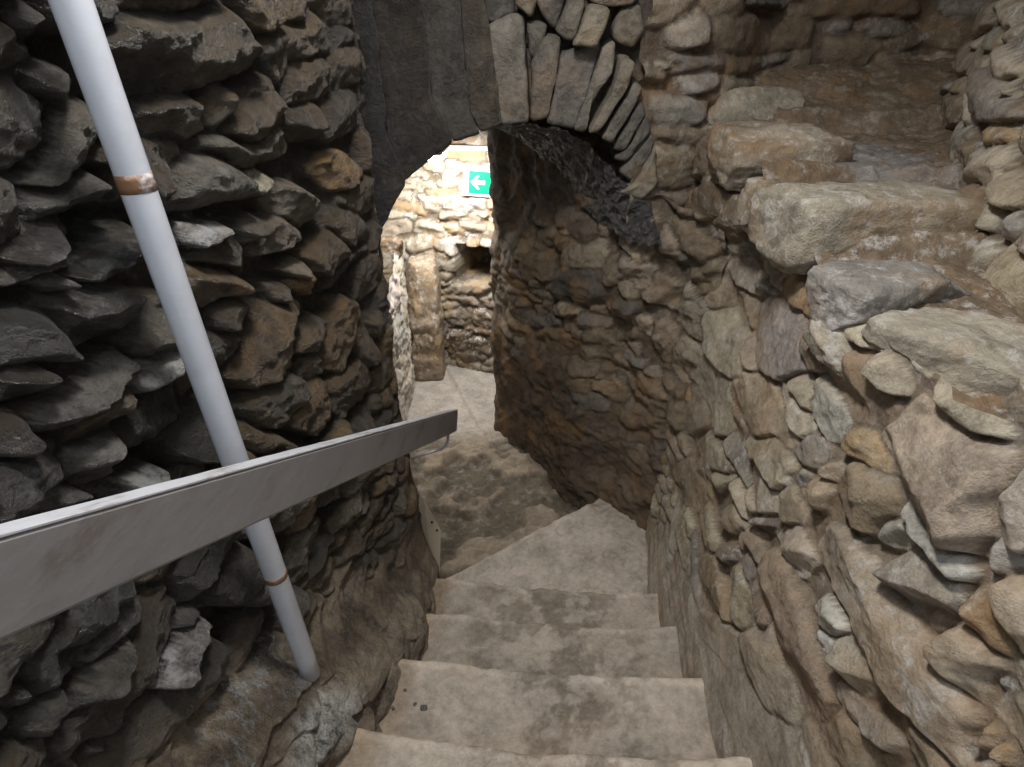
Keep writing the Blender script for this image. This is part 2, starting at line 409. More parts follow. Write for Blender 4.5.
# ---- left wall, dark and wet
LA = Z(0, 0, 2.5575, [(-40,70,90,20,110,'d'),(0,170,150,210,100,'d'),(10,420,230,300,125,'g',1.6),(30,510,280,470,90,'g',1.2),(0,640,130,560,75,'d',1.3),(290,170,650,70,235,'b',1.5),
 (350,330,500,300,105,'b'),(520,300,565,235,80,'b'),(585,330,720,250,150,'b',1.2),(740,330,820,285,100,'b',1.2),(690,160,850,70,130,'b'),(410,480,600,430,130,'g',1.3),
 (620,450,670,490,60,'w',1.4),(560,390,740,350,85,'g'),(680,480,790,540,100,'g'),(480,605,560,590,48,'w',1.2),(590,605,640,580,60,'g',1.3),(500,690,620,640,110,'b',1.3),
 (640,620,740,560,90,'g',1.1),(780,680,860,600,85,'b',1.3),(720,700,760,660,50,'g'),(670,750,730,740,60,'b'),(850,540,920,640,80,'b'),(820,400,900,480,90),(0,720,140,640,55,'g',1.2),
 (150,740,330,610,90,'d',1.3)])
LB = Z(0, 250, 2.5575, [(70,110,130,60,80,'g',1.2),(120,180,290,110,150,'d',1.6),(-20,260,140,230,130,'d',1.5),(-20,370,80,340,85,'d',1.3),(-20,560,60,480,100,'d',1.2),(60,490,320,280,85,'g',1.7),
 (310,240,440,130,120,'g',1.5),(290,375,460,250,80,'w',1.7),(430,520,540,420,120,'d',1.5),(290,440,450,400,110,'d',.6),(150,600,300,500,120,'g',1.2),(100,670,200,640,60,'g'),
 (330,600,395,560,60,'w',1.1),(480,100,610,50,130,'o',1.3),(530,165,640,140,100,'b',1.3),(625,350,720,110,120,'o',1.3),(745,90,780,50,60,'o'),(750,270,810,190,80,'b'),
 (825,310,880,130,80,'o',1.1),(640,440,740,320,100,'b',1.2),(770,460,830,340,80,'o'),(850,400,950,310,85,'b'),(905,200,950,290,60,'b'),(620,470,720,510,70,'o')])
LC = Z(0, 467, 2.5575, [(260,660,510,360,45,'w',1.9),(20,720,150,560,75,'g',1.3),(170,600,390,330,60,'g',1.4),(200,760,270,700,80,'g',1.2),(330,740,560,480,130,'d',1.1),
 (570,780,745,450,125,'w',2.6),(510,340,620,220,85,'d'),(620,350,700,220,70,'g',1.2),(660,720,800,560,120,'b',1.4),(740,310,800,120,60,'b'),(820,440,890,200,60,'b'),(860,640,980,440,100,'b',1.0),
 (940,400,1000,200,60,'b'),(820,740,880,640,50,'w'),(60,480,200,420,60,'d'),(-20,640,60,520,70,'d'),(430,420,510,350,30,'g',1.2),(440,520,500,440,50,'g',.8)])
plan_l = [(-.86,-.7),(-.82,0),(-.775,.9),(-.69,1.6),(-.615,1.95),(-.64,2.08),(-.8,2.2),(-1.7,2.35)]
def left_batter(X, Y, V):
    h = V-nose(Y)
    return np.interp(Y, [1.0, 1.5, 1.95], [.225, .20, .05])*sstep(1-(h+.02)/.34)+.05*sstep(1-h/.9)+.03*noise(np.stack([X, Y, V], -1), 2.2, 12)
def left_post(P, U, V, base, C, AX):
    Y = P[..., 1]; h = V-nose(np.minimum(Y, 2.2))
    wr = np.exp(-(((Y-.74)/.20)**2+((V+1.66)/.20)**2))[..., None]
    base = base*(1-.45*sstep((Y-1.7)/.25))
    q = sstep((Y-1.05)/.6)                           # browner and drier towards the corner
    C = C*(1-q[..., None])+C*np.array([1.45, 1.28, 1.0])*q[..., None]
    AX[..., 1] *= 1-.45*q; AX[..., 0] *= 1-.7*q
    k = sstep(1-(h-.22+.1*noise(P, 5, 7))/.2)      # rendered foot, tan and dry
    base = base*(1-.45*k); C = C*(1-k[..., None])+np.array([.23, .18, .125])*k[..., None]
    AX[..., 1] *= 1-k
    wr = sstep((wr+.25*fbm(P, 9, 3, 71)[..., None]-.3)/.2)*sstep((h+.02)/.05)[..., None]
    C = C*(1-wr)+np.array([.52, .50, .46])*wr; AX[..., 1] *= 1-wr[..., 0]
    return base, C, AX
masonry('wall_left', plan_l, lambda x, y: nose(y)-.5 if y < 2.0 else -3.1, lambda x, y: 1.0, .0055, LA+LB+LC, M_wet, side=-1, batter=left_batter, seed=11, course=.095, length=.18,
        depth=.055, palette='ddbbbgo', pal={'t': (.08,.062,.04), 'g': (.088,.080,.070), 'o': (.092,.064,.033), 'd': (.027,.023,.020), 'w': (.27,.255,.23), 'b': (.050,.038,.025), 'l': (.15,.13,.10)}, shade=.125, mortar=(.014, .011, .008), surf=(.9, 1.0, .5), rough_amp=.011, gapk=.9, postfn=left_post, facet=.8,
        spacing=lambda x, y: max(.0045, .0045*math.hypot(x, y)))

# ---- wall above the ledge, right of the arch, then the outer wall of the recess
BK = Z(640, 0, 2.646, [(70,70,180,65,105,'l',1.6),(25,155,95,160,36,'l',1.3),(-10,190,75,190,36,'g',1.2),(105,205,215,200,80,'w',1.2),(235,95,480,95,125,'d',2.0),(240,-2,405,-2,28,'d',1.5),
 (420,12,735,8,58,'b',1.5),(500,70,560,70,42,'g'),(590,72,695,72,46,'g',.8),(495,135,630,145,78,'b',1.2),(640,130,720,90,60,'b'),(45,440,155,440,135,'b',1.3),(25,305,160,315,90,'g',1.2)])
plan_b = [(.36,2.70),(.72,2.85),(1.0,3.25),(1.9,3.45),(2.05,3.3)]
masonry('wall_back', plan_b, lambda x, y: -.75, lambda x, y: .9, .011, BK, M_dry, side=-1, seed=21, course=.10, length=.24, depth=.05, palette='bgtb',
        shade=.72, mortar=(.12, .09, .065), surf=(.3, 0, .5))
OU = Z(640, 0, 2.646, [(750,10,830,60,80,'t'),(835,30,880,110,60,'w'),(850,130,910,180,90,'l',1.5),(900,10,960,90,90,'t',1.3),(960,150,1030,130,90,'l',1.5),(920,190,990,320,105,'g',1.5),
 (1000,220,1040,260,80,'l',1.4),(915,500,1010,390,105,'l',1.6),(930,345,980,400,70,'o'),(815,560,930,540,110,'b',1.3),(860,360,900,460,80,'b'),(760,310,850,480,110,'b'),
 (990,420,1030,520,70,'t',1.5),(1000,560,1030,600,60,'g'),(760,250,800,300,60,'b'),(980,0,1030,60,80,'l',1.4),(800,240,860,340,70,'t')])
plan_o = [(2.1,3.5),(1.75,2.95),(1.42,2.2),(1.24,1.6),(1.16,1.2),(1.12,.6),(1.1,-.2)]
masonry('wall_outer', plan_o, lambda x, y: -.95, lambda x, y: .9, .0085, OU, M_dry, side=-1, seed=31, course=.10, length=.2, depth=.06, palette='ttgl',
        surf=(.6, 0, .35), batter=lambda X, Y, V: -.10*(V+.45), mortar=(.2, .16, .12))

# ---- far room beyond the opening
def far_post(P, U, V, base, C, AX):
    X = P[..., 0]
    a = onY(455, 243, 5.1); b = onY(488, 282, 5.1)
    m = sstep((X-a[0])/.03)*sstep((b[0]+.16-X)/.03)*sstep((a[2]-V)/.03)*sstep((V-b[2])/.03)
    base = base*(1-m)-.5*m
    k = sstep((V+1.9)/.5)
    C = C*(.75+.5*k[..., None]); C = C*(1-m[..., None])+np.array([.10, .075, .05])*m[..., None]; return base, C, AX  # niche inside coloured dark brown to stand in for its shade
FS = Z(440, 150, 5.48, [(10,120,120,100,60,'w'),(100,60,270,60,40,'w'),(0,300,200,320,45,'g'),(0,370,180,370,40,'t'),(20,450,120,440,50,'o'),(120,430,260,430,60,'t'),(180,350,260,380,30,'l'),(0,560,70,600,60,'t'),(0,660,80,690,60,'l')])
FS += Z(360, 250, 3.835, [(310,150,520,170,60,'t'),(330,250,430,250,60,'b'),(430,270,520,280,60,'b'),(330,330,420,340,60,'b'),(430,360,510,370,60,'b'),(340,400,480,420,50,'b')])
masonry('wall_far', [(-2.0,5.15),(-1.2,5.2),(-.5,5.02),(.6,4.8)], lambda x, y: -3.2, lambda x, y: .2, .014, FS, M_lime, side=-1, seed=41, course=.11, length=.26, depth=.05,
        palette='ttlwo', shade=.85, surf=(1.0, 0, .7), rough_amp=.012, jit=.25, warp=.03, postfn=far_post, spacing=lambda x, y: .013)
masonry('wall_far_left', [(-1.32,2.5),(-1.26,3.6),(-1.24,4.4),(-1.30,4.85),(-1.36,5.15)], lambda x, y: -3.2, lambda x, y: -1.62+.15*noise(np.array([x, y, 0.]), 3), .014, [], M_lime, side=-1, seed=43, course=.34, length=.5,
        depth=.022, palette='ww', warp=.05, rough_amp=.014, shade=1.1, surf=(1, 0, .5), spacing=lambda x, y: .013, mortar=(.4, .36, .3))
masonry('wall_far_left_upper', [(-1.75,2.5),(-1.7,3.6),(-1.72,4.5),(-1.75,5.2)], lambda x, y: -1.9, lambda x, y: .2, .02, [], M_lime, side=-1, seed=44, course=.14, length=.3,
        depth=.04, palette='wlt', shade=1.0, surf=(1, 0, .6), spacing=lambda x, y: .02, mortar=(.4, .36, .3))

# ------------------------------------------------------------------ rocks cut from outlines
def poly_rock(name, pts, back, mat, parent=None, col=(.3, .27, .22), surf=(.3, 0, .3), bulge=.02, rnd=.02, seed=0, amp=.006, res=.012):
    """a stone whose face follows the outline pts (3D, roughly planar) and which runs back into the wall along back"""
    P = np.array(pts, float); c = P.mean(0); n = np.zeros(3)
    for i in range(len(P)): n += np.cross(P[i]-c, P[(i+1) % len(P)]-c)
    n /= np.linalg.norm(n)
    if np.dot(n, -c) < 0: n = -n; P = P[::-1]
    seg = np.linalg.norm(np.roll(P, -1, 0)-P, axis=1); per = seg.sum(); K = max(24, int(per/res)); K += K % 2
    S = np.r_[0, np.cumsum(seg)]; Q = np.vstack([P, P[:1]]); s = np.linspace(0, per, K, endpoint=False)
    B = np.stack([np.interp(s, S, Q[:, k]) for k in range(3)], 1)
    for _ in range(2): B = (np.roll(B, 1, 0)+2*B+np.roll(B, -1, 0))/4
    R = max(8, int(math.sqrt((np.linalg.norm(B-c, axis=1)**2).mean())/res)+2)
    rings = []; fr = np.linspace(0, 1, R)
    rad = np.linalg.norm(B-c, axis=1).mean()
    for t in fr[1:]:
        inner = c+(B-c)*t
        e = np.clip((1-t)*rad/rnd, 0, 1)
        rings.append(inner+n*(bulge*(1-t*t)-rnd*(1-math.sqrt(max(0, 1-(1-e)**2)))))
    back = np.array(back, float); nb = max(4, int(np.linalg.norm(back)/.03))
    base = B-n*rnd
    for k in range(1, nb+1): rings.append(base+back*k/nb)
    V = np.vstack([[c+n*bulge]]+rings+[[base.mean(0)+back]])
    T = V+seed*3.7
    fade = 1.0
    V = V+n[None]*(fbm(T, 9, 3, seed)*amp*2.2)[:, None]*fade+n[None]*(amp*.8*ridge(T, 30, 3, seed+2))[:, None]+np.stack([fbm(T, 16, 3, seed+k) for k in (5, 6, 7)], 1)*amp*1.1
    nr = len(rings); F_ = []
    for i in range(K): F_.append((0, 1+i, 1+(i+1) % K, 1+(i+1) % K))
    for r in range(nr-1):
        a = 1+r*K; b = a+K
        for i in range(K): F_.append((a+i, b+i, b+(i+1) % K, a+(i+1) % K))
    a = 1+(nr-1)*K; e = len(V)-1
    for i in range(K): F_.append((a+i, e, e, a+(i+1) % K))
    bm = bmesh.new(); vv = [bm.verts.new(v) for v in V]
    for f in F_:
        u_ = []
        for q in f:
            if q not in u_: u_.append(q)
        bm.faces.new([vv[q] for q in u_])
    bmesh.ops.recalc_face_normals(bm, faces=bm.faces)
    for f in bm.faces: f.smooth = True
    me = bpy.data.meshes.new(name); bm.to_mesh(me); bm.free()
    nv = len(V); cc = np.ones((nv, 4), np.float32); cc[:, :3] = col
    at = me.attributes.new('stone_colour', 'FLOAT_COLOR', 'POINT'); at.data.foreach_set('color', cc.ravel())
    xx = np.ones((nv, 4), np.float32); xx[:, :3] = surf
    at = me.attributes.new('surface', 'FLOAT_COLOR', 'POINT'); at.data.foreach_set('color', xx.ravel())
    me.materials.append(mat)
    return link(bpy.data.objects.new(name, me), parent)

def block(name, cx, cy, cz, sx, sy, sz, rot, mat, col, seed, parent=None, surf=(.4, 0, .4), amp=.01, e=5.0, tilt=(0, 0), n=26, cuts=5):
    """an irregular hewn or natural stone"""
    rng = random.Random(seed); g = np.linspace(-1, 1, n); fs = []; vs_ = {}; V = []; 
    def key(p):
        k = tuple(np.round(p, 5))
        if k not in vs_: vs_[k] = len(V); V.append(k)
        return vs_[k]
    for ax in range(3):
        for sg in (-1, 1):
            for i in range(n-1):
                for j in range(n-1):
                    q = []
                    for a, b in ((i, j), (i+1, j), (i+1, j+1), (i, j+1)):
                        p = [0, 0, 0]; p[ax] = sg; p[(ax+1) % 3] = g[a]; p[(ax+2) % 3] = g[b]; q.append(key(p))
                    fs.append(q if sg > 0 else q[::-1])
    V = np.array(V); r = (np.abs(V)**e).sum(1)**(1/e); V = V/r[:, None]
    for _ in range(cuts):
        d = np.array([rng.gauss(0, 1) for _ in range(3)]); d /= np.linalg.norm(d); lim = rng.uniform(.86, 1.12)
        s = V@d; V = V-np.outer(np.maximum(s-lim, 0), d)
    V = V*np.array([sx, sy, sz])/2
    T = V+seed*2.3
    nn = V/(np.linalg.norm(V, axis=1)[:, None]+1e-6)
    V = V+nn*(amp*2*fbm(T, 8, 3, seed)+amp*.6*ridge(T, 28, 3, seed+1))[:, None]
    a, b = tilt; ca, sa = math.cos(rot), math.sin(rot)
    Rx = np.array([[1, 0, 0], [0, math.cos(a), -math.sin(a)], [0, math.sin(a), math.cos(a)]]); Ry = np.array([[math.cos(b), 0, math.sin(b)], [0, 1, 0], [-math.sin(b), 0, math.cos(b)]])
    Rz = np.array([[ca, -sa, 0], [sa, ca, 0], [0, 0, 1]])
    V = V@(Rz@Ry@Rx).T+np.array([cx, cy, cz])
    return mesh_obj(name, V, fs, mat, parent, col, surf)

bt = block('buttress', -1.16, 5.02, -2.42, .30, .34, 1.32, .05, M_lime, (.30, .235, .165), 301, None, (1, 0, 1), .022, 7, (0, 0), 60, 5)
tag(bt, 'rough stone buttress with limewashed edge standing against the far wall', 'buttress', 'structure')

# ---- the arch: its stones fan round the opening
arch = bpy.data.objects.new('arch', None); sc.collection.objects.link(arch); arch.location = onY(560, 60, 2.7)
tag(arch, 'rubble arch of long fanned stones spanning the passage above the stair foot', 'arch', 'structure')
def dpx(p): return (350+p[0]/2.926, p[1]/2.926)
VO = [
 ([(405,78),(480,45),(505,50),(524,352),(500,362),(440,362)], 2.66, (.25,.225,.19)),
 ([(532,180),(570,110),(615,112),(608,220),(575,340),(528,356)], 2.68, (.21,.185,.155)),
 ([(614,160),(700,128),(735,135),(690,280),(655,378),(575,358),(600,270)], 2.69, (.20,.18,.16)),
 ([(738,140),(775,120),(770,205),(705,310),(690,388),(655,376),(695,275)], 2.66, (.24,.215,.18)),
 ([(795,172),(830,185),(815,250),(732,378),(698,388),(765,270)], 2.64, (.27,.24,.19)),
 ([(832,240),(856,258),(836,305),(768,418),(735,405),(800,300)], 2.66, (.21,.19,.16)),
 ([(852,300),(866,330),(805,440),(768,436),(826,335)], 2.67, (.17,.155,.135)),
 ([(868,335),(882,385),(808,472),(772,462),(808,440)], 2.68, (.19,.17,.15)),
 ([(882,392),(892,428),(828,532),(786,505),(806,476)], 2.70, (.19,.175,.15)),
 ([(892,432),(900,540),(850,585),(790,566),(830,535)], 2.68, (.30,.27,.21)),
 ([(318,-20),(390,-20),(405,80),(442,362),(385,385),(350,320)], 2.62, (.15,.12,.085)),
 ([(205,-20),(316,-20),(350,325),(378,388),(300,408),(236,300)], 2.58, (.14,.125,.11)),
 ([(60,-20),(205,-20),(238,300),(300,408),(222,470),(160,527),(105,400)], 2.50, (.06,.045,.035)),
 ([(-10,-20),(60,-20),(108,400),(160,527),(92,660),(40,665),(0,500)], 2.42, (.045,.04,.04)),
 ([(478,15),(490,-20),(552,-20),(532,52)], 2.66, (.22,.18,.13)),
 ([(515,62),(578,70),(562,160),(532,172)], 2.70, (.18,.16,.135)),
 ([(545,0),(560,-20),(632,-20),(602,85),(578,66)], 2.68, (.17,.15,.13)),
 ([(600,95),(635,10),(690,0),(655,122),(640,120)], 2.67, (.22,.195,.16)),
 ([(650,132),(702,18),(762,30),(722,138)], 2.60, (.32,.28,.215)),
 ([(762,95),(790,22),(850,14),(864,90),(826,142),(775,122)], 2.69, (.22,.19,.15)),
 ([(690,-20),(850,-20),(832,12),(762,22),(700,4)], 2.66, (.25,.21,.16)),
 ([(384,-20),(474,-20),(480,42),(400,72)], 2.69, (.09,.08,.07)),
]
for k, (pl, y, c) in enumerate(VO):
    mc = np.mean(np.array(pl, float), 0); pl = [tuple(mc+(np.array(p)-mc)*1.035) for p in pl]
    pts = [onY(*dpx(p), y) for p in pl]
    c = tuple(v*(.5 if 10 <= k <= 13 else .8) for v in c)  # left arch stones coloured darker, standing in for the missing light there
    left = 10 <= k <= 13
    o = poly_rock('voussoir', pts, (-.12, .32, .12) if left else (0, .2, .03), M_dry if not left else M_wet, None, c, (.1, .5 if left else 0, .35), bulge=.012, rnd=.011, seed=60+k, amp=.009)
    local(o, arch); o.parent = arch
# mortar and rubble core behind the ring
inn = [(-190,640),(92,640),(160,510),(222,455),(300,392),(380,372),(440,352),(520,345),(575,345),(655,362),(700,376),(765,420),(785,470),(805,520),(845,560),(880,560)]
outt = [(-330,-420)]+[(x-180*(x < 300), -420) for x in (0,60,130,240,330,420,500,570,640,700,770,810,840,860)]+[(900,-420)]
I = np.array([onY(*dpx(p), 2.78) for p in inn]); O = np.array([onY(*dpx(p), 2.78) for p in outt])
tt = np.linspace(0, 1, 60); ss = np.linspace(0, len(inn)-1, 150)
Ii = np.stack([np.interp(ss, range(len(inn)), I[:, k]) for k in range(3)], 1); Oo = np.stack([np.interp(ss, range(len(inn)), O[:, k]) for k in range(3)], 1)
G = Ii[:, None]*(1-tt[None, :, None])+Oo[:, None]*tt[None, :, None]
G[..., 1] += .03*fbm(G, 12, 4, 3)
core = mesh_obj('mortar_bed', G.reshape(-1, 3), grid_faces(150, 60), M_dry, None, (.11, .09, .07), (.1, 0, .3))
local(core, arch)
# soffit falling back from the ring to the turn of the wall
E_ = [(497,124),(528,124),(560,128),(590,146),(612,170),(632,192),(652,204)]
F_ = [(499,126),(516,134),(536,150),(566,178),(598,214),(630,236),(662,240)]
nrm = np.array([.84, .58, 0]); cc_ = .84*.15+.58*2.96
Ep = np.array([onY(*p, 2.70) for p in E_]); Fp = np.array([onPlane(*p, nrm, cc_+.06) for p in F_])
ss = np.linspace(0, 6, 150); A = np.stack([np.interp(ss, range(7), Ep[:, k]) for k in range(3)], 1); B = np.stack([np.interp(ss, range(7), Fp[:, k]) for k in range(3)], 1)
tt = np.linspace(-.05, 1.1, 110)
G = A[:, None]*(1-tt[None, :, None])+B[:, None]*tt[None, :, None]
sh = ridge(G*np.array([1, 1, 1]), 16, 4, 9)*.028+ridge(G, 45, 3, 19)*.010
G = G+sh[..., None]*np.array([-.3, -.75, -.4])
ceil = mesh_obj('ceiling_vault', G.reshape(-1, 3), grid_faces(150, 110), M_wet, None, (.06, .055, .05), (.25, .9, .2)); ceil['kind'] = 'structure'

# ---- overhead: the vault closes the passage beyond the arch (the stair head behind stays open)
def roof(name, x0, x1, y0, y1, z0, z1, mat, col, amp=.05):
    xs = np.linspace(x0, x1, 60); ys = np.linspace(y0, y1, 60); G = np.zeros((60, 60, 3))
    G[..., 0] = xs[:, None]; G[..., 1] = ys[None]; G[..., 2] = (z0+(z1-z0)*(ys-y0)/(y1-y0))[None]
    G[..., 2] += amp*fbm(G, 3, 4, 8)
    o = mesh_obj(name, G.reshape(-1, 3), grid_faces(60, 60, True), mat, None, col, (.3, 0, .3)); o['kind'] = 'structure'
roof('ceiling', -2.0, 2.3, 1.7, 3.6, .95, .75, M_dry, (.14, .12, .1))
roof('ceiling_far', -2.2, .1, 2.75, 5.4, -.02, -.42, M_lime, (.45, .38, .28))

# ------------------------------------------------------------------ stair
stair = bpy.data.objects.new('stone_staircase', None); sc.collection.objects.link(stair); stair.location = (.05, .84, -1.66)
tag(stair, 'worn dusty stone staircase descending between the two rubble walls', 'staircase', 'structure')
def tread(y0, y1, z, drop, seed, x0=-.72, x1=.78, dark=.8):
    nx = 190; nyt = int((y1-y0)/.007); nr = int(drop/.012)
    prof = []                                   # (y offset, z offset, on tread?)
    for t in np.linspace(y0-.03, y1-.02, nyt): prof.append((t, 0))
    for a in np.linspace(0, 90, 7): prof.append((y1-.02+.02*math.sin(math.radians(a)), -.02+.02*math.cos(math.radians(a))))
    for t in np.linspace(.03, drop+.05, nr): prof.append((y1, -t))
    prof = np.array(prof); xs = np.linspace(x0, x1, nx)
    G = np.zeros((nx, len(prof), 3)); G[..., 0] = xs[:, None]; G[..., 1] = prof[None, :, 0]; G[..., 2] = z+prof[None, :, 1]
    q = sstep((prof[:, 0]-y0)/(y1-y0))[None]
    wear = np.exp(-((xs-.10)/.33)**2)[:, None]
    G[..., 2] -= .022*wear*q+.014*(xs[:, None]+.5)*.6
    G[..., 1] += (.022*noise(np.stack([xs, xs*0+seed, xs*0], -1), 3.5, seed)[:, None]-.02*wear)*q
    G[..., 1] += (-.05*(xs[:, None]+.1)/1.2)*0
    G[..., 2] += .016*fbm(G, 6, 3, seed)+.013*ridge(G, 13, 4, seed+1)*(.3+wear)+.004*fbm(G, 50, 2, seed+2)
    G[..., 1] += .006*fbm(G, 14, 3, seed+4)
    mud = sstep((fbm(G, 8, 5, seed+9, .65)+.30*wear-.12)/.22)*wear**.5     # trodden dirt in the middle of the tread
    base = np.array([.41, .355, .295]); dirt = np.array([.19, .155, .12])
    lip = sstep((prof[:, 0]-(y1-.045))/.02)[None, :, None]*(prof[:, 1] > -.03)[None, :, None]
    lft = np.exp(-((xs+.48)/.07)**2)[:, None, None]                   # rusty seep line at the left end
    C = base*(1-mud[..., None]*dark)+dirt*mud[..., None]*dark
    C = C*(1-.6*lft)+np.array([.24, .16, .09])*.6*lft
    C = C*(1+.22*fbm(G, 4, 4, seed+12)[..., None])*(1+.22*lip)
    AX = np.zeros(G.shape); AX[..., 0] = .35; AX[..., 2] = .25
    o = mesh_obj('step', G.reshape(-1, 3), grid_faces(nx, len(prof)), M_step, None, C.reshape(-1, 3), AX.reshape(-1, 3))
    return local(o, stair)
for k in range(-2, 4):
    tread(.84+.366*(k-1), .84+.366*k, -1.66-.23*k, .25, 70+k)
# winder: the triangular tread turning towards the opening
def winder():
    zt = -2.55; tip = onZ(612, 488, zt); lf = onZ(452, 574, zt); tip = np.array(tip); lf = np.array(lf)
    nx, ny = 150, 120; G = np.zeros((nx, ny, 3)); a = np.linspace(0, 1, nx); b = np.linspace(0, 1, ny)
    near0 = np.array([-.60, 1.88, zt]); near1 = np.array([.80, 1.88, zt])
    far0 = lf+(lf-tip)*.12; far1 = np.array([.80, 2.98, zt])
    w = a[:, None]
    far = np.zeros((nx, 3)); k = .72
    far[:] = np.where((a < k)[:, None], far0+(tip-far0)*(a/k)[:, None], tip+(far1-tip)*((a-k)/(1-k))[:, None])
    near = near0+(near1-near0)*a[:, None]
    near[:, 0] = far[:, 0]*.35+near[:, 0]*.65
    bt = b[None, :, None]; G = near[:, None]*(1-bt)+far[:, None]*bt
    G[..., 2] += -.02*b[None]+.03*fbm(G, 3, 2, 5)*0
    G[..., 2] += .016*fbm(G, 6, 3, 91)+.014*ridge(G, 15, 3, 92)+.003*fbm(G, 50, 2, 94)
    G[:, -1, 2] -= .03; G[:, -2, 2] -= .012
    # riser
    rs = np.linspace(.04, .30, 14); top = G[:, -1]; Rr = np.repeat(top[:, None], 14, 1); Rr[..., 2] -= rs[None]; Rr[..., 1] += .006*fbm(Rr, 14, 3, 3)
    G = np.concatenate([G, Rr], 1); m = sstep((fbm(G, 6, 4, 33)-.05)/.3)[..., None]
    C = np.array([.47, .41, .345])*(1-.35*m)+np.array([.25, .20, .155])*.35*m
    AX = np.zeros(G.shape); AX[..., 0] = .5
    o = mesh_obj('winder_step', G.reshape(-1, 3), grid_faces(nx, ny+14), M_step, None, C.reshape(-1, 3), AX.reshape(-1, 3))
    return local(o, stair)
winder()

for k, (px, py, r_) in enumerate([(424, 708, .010), (415, 704, .0065), (393, 708, .0065), (405, 690, .0045)]):
    c = onZ(px, py, -1.885); o = block('stone_chip', 0, 0, 0, r_*2.2, r_*1.7, r_*1.6, k*1.1, M_dry, (.15, .135, .125), 400+k, None, (0, .2, 0), .0012, 3, (0, 0), 10, 5)
    o.location = (c[0], c[1], -1.886)
    tag(o, ['largest dark stone chip at the left end of the second step', 'dark chip touching the left side of the largest chip on the step', 'dark chip on the step lying closest to the left wall foot', 'tiniest dark chip, up near the nosing of the second step'][k], 'stone', None, 'stone chips on the step')

# ------------------------------------------------------------------ floor of the landing and far room
nx, ny = 260, 330; xs = np.linspace(-2.0, .9, nx); ys = np.linspace(1.9, 5.5, ny)
G = np.zeros((nx, ny, 3)); G[..., 0] = xs[:, None]; G[..., 1] = ys[None]
far = sstep((G[..., 1]-3.5)/.7)
G[..., 2] = -2.80-.17*far
lump = sstep((fbm(G, 4.2, 3, 4)+.12)/.3)
G[..., 2] += (1-far)*(.055*lump+.022*ridge(G, 9, 3, 5)+.008*fbm(G, 40, 3, 6))+far*.012*fbm(G, 5, 3, 7)
# low stone sill across the lit floor
e1 = onZ(445, 366, -2.97); e2 = onZ(463, 400, -2.97); dl = (e2-e1)[:2]; dl /= np.linalg.norm(dl)
side_ = (G[..., 0]-e1[0])*dl[1]-(G[..., 1]-e1[1])*dl[0]
G[..., 2] += .035*sstep(-side_/.03+.5)*sstep((G[..., 1]-3.75)/.05)
grav = np.clip(1-lump-far, 0, 1)[..., None]
C = np.array([.31, .25, .185])*(1-grav)+np.array([.15, .125, .09])*grav
C = C*(1-far[..., None])+np.array([.42, .38, .33])*far[..., None]
AX = np.zeros(G.shape); AX[..., 0] = .3
fl = mesh_obj('floor', G.reshape(-1, 3), grid_faces(nx, ny), M_earth, None, C.reshape(-1, 3), AX.reshape(-1, 3)); fl['kind'] = 'structure'

# ------------------------------------------------------------------ the old ledge stairs above the right wall
nx, ny = 190, 380; a = np.linspace(0, 1, nx); ys = np.linspace(-.3, 3.6, ny)
xl = np.interp(ys, [-.3, .7, 1.6, 2.3, 2.9, 3.6], [.73, .755, .765, .76, .76, .80]); xr = np.interp(ys, [-.3, .6, 1.2, 1.6, 2.2, 2.95, 3.6], [1.2, 1.22, 1.28, 1.36, 1.55, 1.9, 2.3])
G = np.zeros((nx, ny, 3)); G[..., 0] = xl[None]+(xr-xl)[None]*a[:, None]; G[..., 1] = ys[None]
G[..., 2] = np.interp(ys, [-.3, .8, 1.15, 1.2, 1.62, 1.67, 2.15, 2.22, 2.8, 2.88, 3.6], [-.62, -.62, -.62, -.58, -.57, -.50, -.48, -.40, -.38, -.29, -.24])[None]
G[..., 2] += .015+.13*sstep((G[..., 1]-2.9)/.5)+.028*fbm(G, 5, 4, 15)+.014*ridge(G, 14, 3, 16)+.09*np.clip((a[:, None]-.75)/.25, 0, 1)**2
d_ = onZ(865, 160, -.40); pt = np.exp(-(((G[..., 0]-d_[0])/.22)**2+((G[..., 1]-d_[1])/.34)**2))
G[..., 2] -= .03*pt
C = np.array([.205, .15, .10])*(1+.15*fbm(G, 4, 3, 30)[..., None]); pk = sstep((pt+.3*fbm(G, 9, 3, 31)-.35)/.3)[..., None]
C = C*(1-pk)+np.array([.26, .235, .22])*pk
AX = np.zeros(G.shape); AX[..., 0] = .35+.6*np.exp(-((G[..., 1]-1.3)/.8)**2); AX[..., 2] = .5
o = mesh_obj('floor_ledge', G.reshape(-1, 3), grid_faces(nx, ny), M_dry, None, C.reshape(-1, 3), AX.reshape(-1, 3)); o['kind'] = 'structure'
led = bpy.data.objects.new('ledge_kerb', None); sc.collection.objects.link(led); led.location = (.85, 1.8, -.5)
tag(led, 'row of weathered blocks stepping up along the edge of the right-hand ledge', 'kerb', 'structure')
